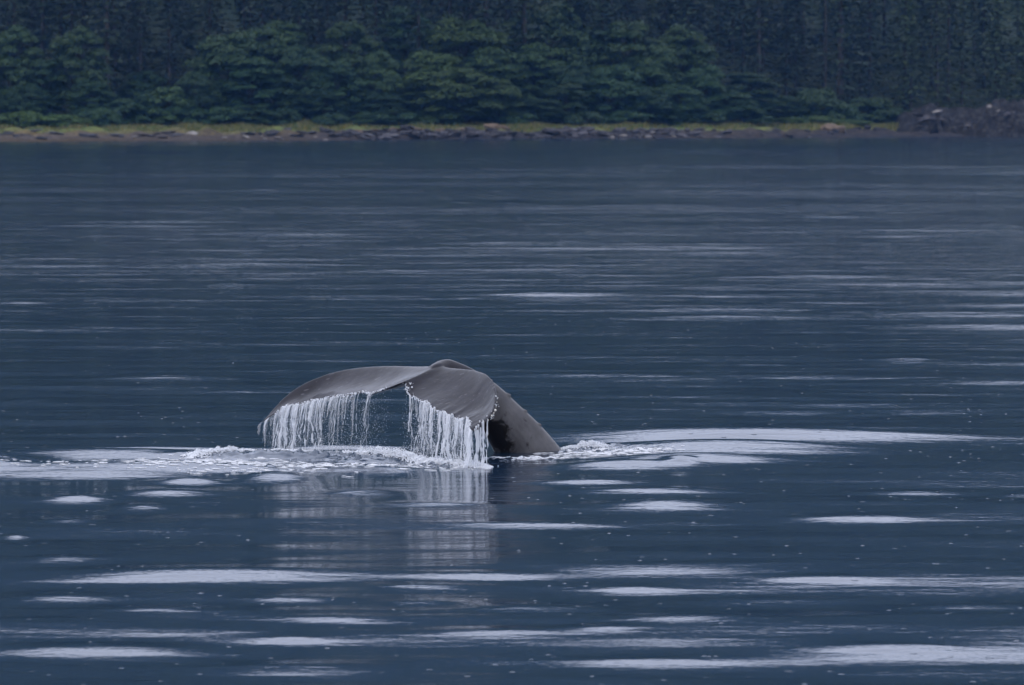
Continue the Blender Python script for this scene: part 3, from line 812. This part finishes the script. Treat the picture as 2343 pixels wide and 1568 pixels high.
for nm, keys, sg in (('right', RIGHT, -1), ('left', LEFT, 1)):
    v, q, cp, T, L, nrm, s = fluke(keys, sg)
    m = 2 * NC
    for base in (0, (NS - 1) * m):                                              # close the ends with strips between upper and lower side
        jj = np.arange(NC - 1)
        q = np.concatenate([q, np.stack([base + jj, base + jj + 1, base + m - 2 - jj, base + m - 1 - jj], -1)])
    pile.add(v, q)
    FL[nm] = (T, L, nrm, s)
# tail stock: dorsal outline (zoom px), distance, half height, half width
STOCK = [(0, 3230, 1640, 66.5, .80, .62), (.14, 2950, 1200, 66.3, .60, .47), (.28, 2755, 925, 66.05, .47, .36), (.40, 2580, 722, 65.95, .40, .30), (.53, 2385, 537, 65.85, .33, .24), (.66, 2195, 362, 65.72, .265, .19), (.77, 2012, 240, 65.58, .205, .155),
         (.86, 1870, 172, 65.52, .160, .17), (.93, 1745, 138, 65.52, .130, .19), (.97, 1660, 162, 65.50, .110, .20), (1.0, 1590, 212, 65.46, .09, .20)]
ss = np.linspace(0, 1, 60)
k = smooth_curve(STOCK, 5, ss)
D_ = np.array([zo(a, b, c) for a, b, c in k[:, :3]])
tg = np.gradient(D_, axis=0); tg /= np.linalg.norm(tg, axis=1)[:, None]
lat = np.cross(tg, [0, 0, 1.]); lat = np.tile(np.array([.32, .95, 0]), (len(ss), 1)); lat -= (lat * tg).sum(1)[:, None] * tg; lat /= np.linalg.norm(lat, axis=1)[:, None]
upv = np.cross(lat, tg); upv *= np.sign(upv[:, 2])[:, None]
cen = D_ - upv * k[:, 3][:, None]
KS = 28
ang = np.arange(KS) * 2 * math.pi / KS
ca, sa = np.cos(ang), np.sin(ang)
ringx = np.sign(ca) * np.abs(ca) ** 1.0 * (1 - .22 * np.maximum(sa, 0) ** 2)    # narrower towards the dorsal keel
v = (cen[:, None] + lat[:, None] * (k[:, 4][:, None] * ringx[None])[:, :, None] + upv[:, None] * (k[:, 3][:, None] * sa[None])[:, :, None]).reshape(-1, 3)
# the small knuckles along the keel
n_ = len(ss)
i, j = np.meshgrid(np.arange(n_ - 1), np.arange(KS), indexing='ij')
q = np.stack([i * KS + j, i * KS + (j + 1) % KS, (i + 1) * KS + (j + 1) % KS, (i + 1) * KS + j], -1).reshape(-1, 4)
v = np.concatenate([v, cen[:1], cen[-1:]]); jj = np.arange(KS)
t = np.concatenate([np.stack([np.full(KS, n_ * KS), (jj + 1) % KS, jj], -1), np.stack([np.full(KS, n_ * KS + 1), (n_ - 1) * KS + jj, (n_ - 1) * KS + (jj + 1) % KS], -1)])
pile.add(v, q, t)
for sk, rk in ((.70, .03), (.60, .035), (.50, .03), (.41, .03)):
    idx = int(sk * 59); c = D_[idx] - upv[idx] * rk * .7
    pile.add(c + ICO2_V * rk * np.array([2.2, 1, 1.0]), t=ICO2_F)
raw = pile.mesh('humpback_whale', M_WHALE, True)
tmp = put('whale_raw', raw)
md = tmp.modifiers.new('r', 'REMESH'); md.mode = 'VOXEL'; md.voxel_size = .0135; md.use_smooth_shade = True
ms_ = tmp.modifiers.new('s', 'SMOOTH'); ms_.factor = .5; ms_.iterations = 10
dg = bpy.context.evaluated_depsgraph_get()
wm = bpy.data.meshes.new_from_object(tmp.evaluated_get(dg))
bpy.data.objects.remove(tmp)
wm.name = 'humpback_whale'
wm.materials.clear(); wm.materials.append(M_WHALE)
wv = np.empty(len(wm.vertices) * 3, np.float32); wm.vertices.foreach_get('co', wv); wv = wv.reshape(-1, 3).astype(float)
WB = np.array([cen[20][0], cen[20][1], 0.0])
# which part of the skin belongs to the tail stock, and where it is blotched
dmin = np.full(len(wv), 9.0); smin = np.zeros(len(wv))
for a in range(0, 50):
    dd = np.sqrt(((wv - cen[a]) ** 2).sum(1)) / (k[a, 3] * 1.05)
    u = dd < dmin; dmin[u] = dd[u]; smin[u] = ss[a]
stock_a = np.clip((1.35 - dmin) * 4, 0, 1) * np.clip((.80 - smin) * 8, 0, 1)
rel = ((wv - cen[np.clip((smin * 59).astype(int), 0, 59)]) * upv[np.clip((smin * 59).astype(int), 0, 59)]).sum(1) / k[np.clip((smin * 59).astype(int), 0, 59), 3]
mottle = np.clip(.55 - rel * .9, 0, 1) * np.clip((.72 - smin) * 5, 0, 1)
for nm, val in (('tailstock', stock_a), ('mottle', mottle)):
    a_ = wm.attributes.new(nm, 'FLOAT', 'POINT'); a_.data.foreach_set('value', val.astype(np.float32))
wm.vertices.foreach_set('co', (wv - WB).astype(np.float32).ravel())
wm.polygons.foreach_set('use_smooth', np.ones(len(wm.polygons), bool))
wm.update()
whale = put('humpback_whale', wm, WB)
tag(whale, 'dark grey humpback whale tail with drooping flukes streaming water', 'whale')
# pale barnacles on the leading edge of the near fluke
T, L, nrm, s = FL['right']
for f, off, r in ((.965, 0, .016), (.955, .02, .012), (.94, .0, .02), (.93, .03, .012), (.985, .0, .012), (.992, .02, .010), (.978, .03, .009), (.88, .01, .008), (.9, .02, .009), (.85, .0, .008)):
    i = int(f * (NS - 1)); p = L[i] + (T[i] - L[i]) * (.015 + off) + nrm[i] * .02 - WB
    F1 = Field(1.0, 10, int(f * 999))
    put('barnacle', mesh('barnacle', p + ICO2_V * (1 + .2 * F1(ICO2_V))[:, None] * r, ICO2_F, M_BARN), parent=whale)

# ------------------------------------------------------------------ water pouring off the flukes
DRIFT = Field(.34, 20, 91, (1, 1, 2.2)); DRIFT2 = Field(.12, 20, 92, (1, 1, 1.6))
def strand(pile, p0, r0, seed, out, wig=1.0, end=None, k=5):
    """one thread of falling water: neighbours drift together; thin ones tear into drops on the way down"""
    r = np.random.default_rng(seed)
    z1 = h1(p0[0], p0[1]) - .03 if end is None else end
    n = 60
    f = np.linspace(0, 1, n)
    z = p0[2] + (z1 - p0[2]) * f
    fallen = p0[2] - z
    base = np.stack([np.full(n, p0[0]), np.full(n, p0[1]), z], -1)
    wx = wig * np.minimum(fallen, .6) / .6 * (DRIFT(base) * .036 + DRIFT2(base + seed * .013) * .010) + r.normal() * .03 * fallen
    wy = wig * np.minimum(fallen, .6) / .6 * DRIFT(base + 7) * .03
    P = np.stack([p0[0] + wx + out[0] * np.sqrt(f), p0[1] + wy + out[1] * np.sqrt(f), z], -1)
    rough = 1 + .55 * DRIFT2(base * 1.7 + seed) * np.minimum(fallen * 4, 1)
    rad = (r0 * (1.35 - .5 * f) * rough).clip(.0012, .03)
    # torn into pieces
    tear = r.uniform(.35, 1.3) if r0 > .005 else r.uniform(.12, .8)
    i0 = 0
    while i0 < n - 3:
        if fallen[i0] < tear: i1 = min(n - 1, int(np.searchsorted(fallen, tear)) + int(r.integers(0, 6)))
        else: i1 = min(n - 1, i0 + int(r.integers(2, 11)))
        if i1 - i0 >= 2:
            w = rad[i0:i1 + 1].copy()
            if i0 > 0: w *= np.sin(np.linspace(.25, math.pi - .15, len(w))) ** .6
            pile.add(*tube(P[i0:i1 + 1], w, k, True))
        i0 = i1 + (1 if fallen[i1] < tear else int(r.integers(1, 4)))
    return P

def edge_pt(nm, f):
    T = FL[nm][0]; x = f * (NS - 1); i = int(min(x, NS - 2)); u = x - i
    return T[i] * (1 - u) + T[i + 1] * u
drops = []
r = np.random.default_rng(77)
for nm, lab, out in (('right', 'white curtain of water pouring off the near fluke', (-.02, -.06)), ('left', 'white curtain of water pouring off the far fluke', (-.07, -.04))):
    ps = Pile(); pv = Pile()
    def bunch(lo, hi, groups, each):
        c = r.uniform(lo, hi, groups)
        return np.clip(np.concatenate([g + r.normal(size=r.integers(1, each + 1)) * .008 for g in c]), lo - .02, min(hi + .02, .998))
    if nm == 'right':
        F_ = np.concatenate([bunch(.10, .28, 5, 2), bunch(.27, .60, 22, 4), bunch(.58, .9, 20, 4), bunch(.93, .995, 9, 3)])
    else:
        F_ = np.concatenate([bunch(.22, .42, 5, 2), bunch(.38, .60, 9, 2), bunch(.56, .8, 13, 4), bunch(.8, .925, 13, 4)])
    for n_i, f in enumerate(F_):
        p = edge_pt(nm, f) + np.array([0, 0, .005])
        dense = (f > .34) if nm == 'right' else (f > .6)
        r0 = r.choice([.0018, .0028, .0045, .007, .011], p=[.25, .3, .22, .15, .08] if dense else [.35, .4, .2, .05, 0])
        short = r.uniform() < (.15 if dense else .4)
        end = p[2] - r.uniform(.1, .7) * p[2] if short else None
        P = strand(ps, p, r0, 1000 + n_i + (500 if nm == 'left' else 0), np.array(out) * r.uniform(.6, 1.4), 1.0 if dense else .8, end)
        m = int(r.integers(4, 18))
        Q = P[r.integers(4, len(P), m)] + r.normal(size=(m, 3)) * np.array([.028, .03, .03]); drops.append(Q)
    # side rim of the near fluke tip spills as well
    if nm == 'right':
        T, L, _, _ = FL['right']
        for kk in range(16):
            i = NS - 1 - int(r.uniform(0, 6)); u = r.uniform(0, 1); p = L[i] * (1 - u) + T[i] * u; p[2] -= .01
            strand(ps, p, r.choice([.004, .006, .009]), 2000 + kk, (.01, -.02))
    # thin torn sheet just under the edge
    for kk in range(150 if nm == 'right' else 150):
        f0 = r.uniform(.26, .92) if nm == 'right' else r.uniform(.4, .99); w = r.uniform(.004, .016)
        a, b = edge_pt(nm, f0), edge_pt(nm, min(1, f0 + w))
        Lh = r.uniform(.06, .22) if r.uniform() < .6 else r.uniform(.2, a[2] * .95)
        n = 9; f = np.linspace(0, 1, n)[:, None]; tw = r.uniform(-.03, .03)
        A = a + np.array([out[0], out[1], 0]) * np.sqrt(f) * .8 + np.array([0, 0, -1.]) * Lh * f + np.array([1., 0, 0]) * tw * f
        B = b + np.array([out[0], out[1], 0]) * np.sqrt(f) * .8 + np.array([0, 0, -1.]) * Lh * f + np.array([1., 0, 0]) * tw * f
        mid = (A + B) / 2; sh = (1 - .7 * f ** 1.5) * (1 + .3 * r.normal(size=(n, 1)))
        vv = np.concatenate([mid + (A - mid) * sh, mid + (B - mid) * sh + np.array([0, .004, 0])]); ii = np.arange(n - 1)
        pv.add(vv, np.stack([ii, ii + 1, n + ii + 1, n + ii], -1))
    o = put('water_curtain', ps.mesh('water_curtain', M_STRAND, True)); tag(o, lab, 'falling water', kind='stuff')
    put('water_veil', pv.mesh('water_veil', M_VEIL, True), parent=o)
    m = 5200
    fr = r.beta(1.3, 1.1, m) * (.9 if nm == 'right' else .80) + (.06 if nm == 'right' else .15)
    E = np.array([edge_pt(nm, x) for x in fr]); u = r.uniform(0, 1, m) ** .75
    Q = E + np.stack([out[0] * np.sqrt(u) + r.normal(size=m) * .04, out[1] * np.sqrt(u) + r.normal(size=m) * .06, -E[:, 2] * u], -1); drops.append(Q)
Q = np.concatenate(drops); Q = Q[Q[:, 2] > .01]
rad = np.abs(r.normal(size=len(Q))) * .0016 + .0013
v, t = blobs(Q, rad)
tag(put('falling_droplets', mesh('falling_droplets', v, t, M_DROP, True)), 'fine spray of drops falling below the flukes', 'water drops', kind='stuff')

# water film and drops still clinging along the trailing edges
fp = Pile()
for nm, lo, hi, m in (('right', .02, .95, 260), ('left', .18, .93, 240)):
    E = np.array([edge_pt(nm, f) for f in r.uniform(lo, hi, m)])
    v, t = blobs(E + r.normal(size=(m, 3)) * .010 + np.array([0, -.01, .004]), np.abs(r.normal(size=m)) * .005 + .003, ICO_V, ICO_F); fp.add(v, t=t)
T, L, nrm, s = FL['right']
for i, c, m, sp in ((3, .93, 26, .03), (6, .95, 20, .03), (66, .03, 14, .02), (62, .02, 10, .02), (58, .01, 6, .015)):
    p = L[i] + (T[i] - L[i]) * c + nrm[i] * .015
    v, t = blobs(p + r.normal(size=(m, 3)) * sp, np.abs(r.normal(size=m)) * .005 + .003, ICO_V, ICO_F); fp.add(v, t=t)
tag(put('clinging_droplets', fp.mesh('clinging_droplets', M_DROP, True)), 'white beads of water along the trailing edges of the flukes', 'water drops', kind='stuff')

# ------------------------------------------------------------------ foam and splashes on the sea
def heap(pile, px0, py0, px1, py1, width, height, count, rmin, rmax, seed, jag=.25):
    r = np.random.default_rng(seed)
    a, b = sea(px0, py0), sea(px1, py1)
    u = r.uniform(0, 1, count); w = r.normal(size=count) * .5
    top = height * np.sin(np.clip(u, .03, .97) * math.pi) ** .6 * np.exp(-w ** 2) * (1 + jag * np.sin(u * 37 + seed) * np.sin(u * 91 + seed * 2)).clip(.2, 2)
    X = a[0] + (b[0] - a[0]) * u + r.normal(size=count) * .03; Y = a[1] + (b[1] - a[1]) * u + w * width
    Z = sea_height(X, Y) + top * r.uniform(0, 1, count) ** .8
    R = r.uniform(rmin, rmax, count) * (1.15 - .55 * (Z - Z.min()) / (np.ptp(Z) + 1e-6))
    v, t = blobs(np.stack([X, Y, Z], -1), R, ICO_V, ICO_F, .8)
    pile.add(v, t=t)
def foam_obj(name, label, heaps):
    p = Pile()
    for h in heaps: heap(p, *h)
    return tag(put(name, p.mesh(name, M_FOAM, True)), label, 'foam', kind='stuff')
foam_obj('splash_foam', 'white foam boiling where the near curtain hits the sea', [(955, 1058, 1118, 1070, .22, 0.043, 5200, 0.0036, 0.0124, 1), (1000, 1060, 1115, 1070, .16, 0.087, 1800, 0.0024, 0.0062, 2), (1085, 1068, 1118, 1072, .10, 0.062, 600, 0.0024, 0.0062, 12)])
foam_obj('splash_foam', 'white breaking crest between the two curtains', [(780, 1044, 985, 1062, .20, 0.093, 6000, 0.0042, 0.0136, 3), (800, 1040, 960, 1052, .15, 0.105, 1800, 0.0024, 0.0074, 4)])
foam_obj('splash_foam', 'white tumbling foam below the far curtain and trailing from it', [(430, 1053, 610, 1040, .20, 0.052, 4600, 0.0042, 0.0124, 5), (580, 1036, 720, 1040, .15, 0.057, 2800, 0.0036, 0.0112, 6), (640, 1036, 800, 1044, .12, 0.035, 1200, 0.0030, 0.0081, 7)])
foam_obj('splash_foam', 'small white splash against the tail stock on its dorsal side', [(1285, 1032, 1345, 1036, .14, 0.026, 1000, 0.0030, 0.0087, 8), (1325, 1033, 1385, 1035, .12, 0.073, 1800, 0.0030, 0.0093, 9), (1385, 1035, 1500, 1040, .14, 0.017, 800, 0.0024, 0.0062, 10)])

def flakes(pile, n, px, py, sx, sy, smin, smax, seed):
    """thin rafts of froth lying on the water"""
    r = np.random.default_rng(seed)
    c = sea(px, py)
    X = c[0] + r.normal(size=n) * sx; Y = c[1] + r.normal(size=n) * sy
    k = 9; th = np.arange(k) * 2 * math.pi / k
    S = r.uniform(smin, smax, n)[:, None]
    rad = S * r.uniform(.35, 1.2, (n, k))
    VX = X[:, None] + np.cos(th) * rad * r.uniform(1.5, 5, (n, 1)); VY = Y[:, None] + np.sin(th) * rad * 2.2
    VX = np.concatenate([VX, X[:, None]], 1); VY = np.concatenate([VY, Y[:, None]], 1)
    Z = sea_height(VX, VY) + .006; Z[:, -1] += .006
    jj = np.arange(k); f = np.stack([jj, (jj + 1) % k, np.full(k, k)], -1)
    pile.add(np.stack([VX, VY, Z], -1).reshape(-1, 3), t=(f[None] + (np.arange(n) * (k + 1))[:, None, None]).reshape(-1, 3))
p_ = Pile()
for a in ((200, 330, 1074, 1.0, .40, .006, .026, 1), (130, 560, 1080, .8, .40, .006, .024, 2), (40, 150, 1070, .8, .45, .006, .022, 3), (220, 480, 1062, .5, .30, .008, .03, 4), (170, 850, 1070, .7, .30, .008, .03, 5), (60, 700, 1066, .5, .25, .006, .025, 6)):
    flakes(p_, *a)
for a in ((90, 1220, 1050, .35, .12, .006, .025, 7), (110, 1380, 1042, .4, .2, .008, .03, 8), (50, 1480, 1038, .2, .1, .006, .02, 9)): flakes(p_, *a)
tag(put('foam_flecks', p_.mesh('foam_flecks', M_FOAM)), 'thin white froth flecks drifting on the water round the whale', 'foam', kind='stuff')

# rings that the rain knocks up on the sea
r = np.random.default_rng(21)
m = 6500
d = np.sqrt(r.uniform(34 ** 2, 330 ** 2, m)); d = d[r.uniform(size=m) < np.clip((330 - d) / 260, 0, 1)]
d = np.concatenate([d, r.uniform(36, 80, 700)]); m = len(d)
X = d * HT * r.uniform(-1.25, 1.25, m)
keep = ~((np.abs(d - 65.5) < 2.2) & (np.abs(X) < 4)); X, d = X[keep], d[keep]; m = len(X)
K = 10; th = np.arange(K) * 2 * math.pi / K
R = r.uniform(.017, .036, m) * np.where(r.uniform(size=m) < .10, 1.5, 1); Hr = r.uniform(.0007, .0018, m)
Z0 = sea_height(X, d)
vs = []
for fr, fh in ((.55, -.15), (.85, 1.0), (1.25, -.2)):
    vs.append(np.stack([X[:, None] + np.cos(th) * R[:, None] * fr, d[:, None] + np.sin(th) * R[:, None] * fr, np.repeat((Z0 + Hr * fh)[:, None], K, 1)], -1))
v = np.concatenate(vs, 1).reshape(-1, 3)
jj = np.arange(K)
f = np.concatenate([np.stack([a * K + jj, a * K + (jj + 1) % K, (a + 1) * K + (jj + 1) % K, (a + 1) * K + jj], -1) for a in (0, 1)])
q = (f[None] + (np.arange(m) * 3 * K)[:, None, None]).reshape(-1, 4)
tag(put('rain_ripples', mesh('rain_ripples', v, q, M_WATER, True)), 'tiny ripple rings where rain drops strike the sea', 'ripples', kind='stuff')

# ------------------------------------------------------------------ moist air over the sound
M_HAZE, n, l, p = mat('haze')
n.remove(p)
pv_ = n.new('ShaderNodeVolumePrincipled')
pv_.inputs['Color'].default_value = (.15, .42, 1.0, 1)
pv_.inputs['Density'].default_value = .000058
l.new(pv_.outputs[0], n['Material Output'].inputs['Volume'])
bv = np.array([[x, y, z] for x in (-3300, 3300) for y in (-1700, 4700) for z in (-12, 760)], float)
bf = np.array([[0, 1, 3, 2], [4, 6, 7, 5], [0, 4, 5, 1], [2, 3, 7, 6], [0, 2, 6, 4], [1, 5, 7, 3]])
hz_ = put('haze', mesh('haze', bv, bf, M_HAZE)); tag(hz_, 'thin blue moist air over the sound', 'haze', kind='stuff')
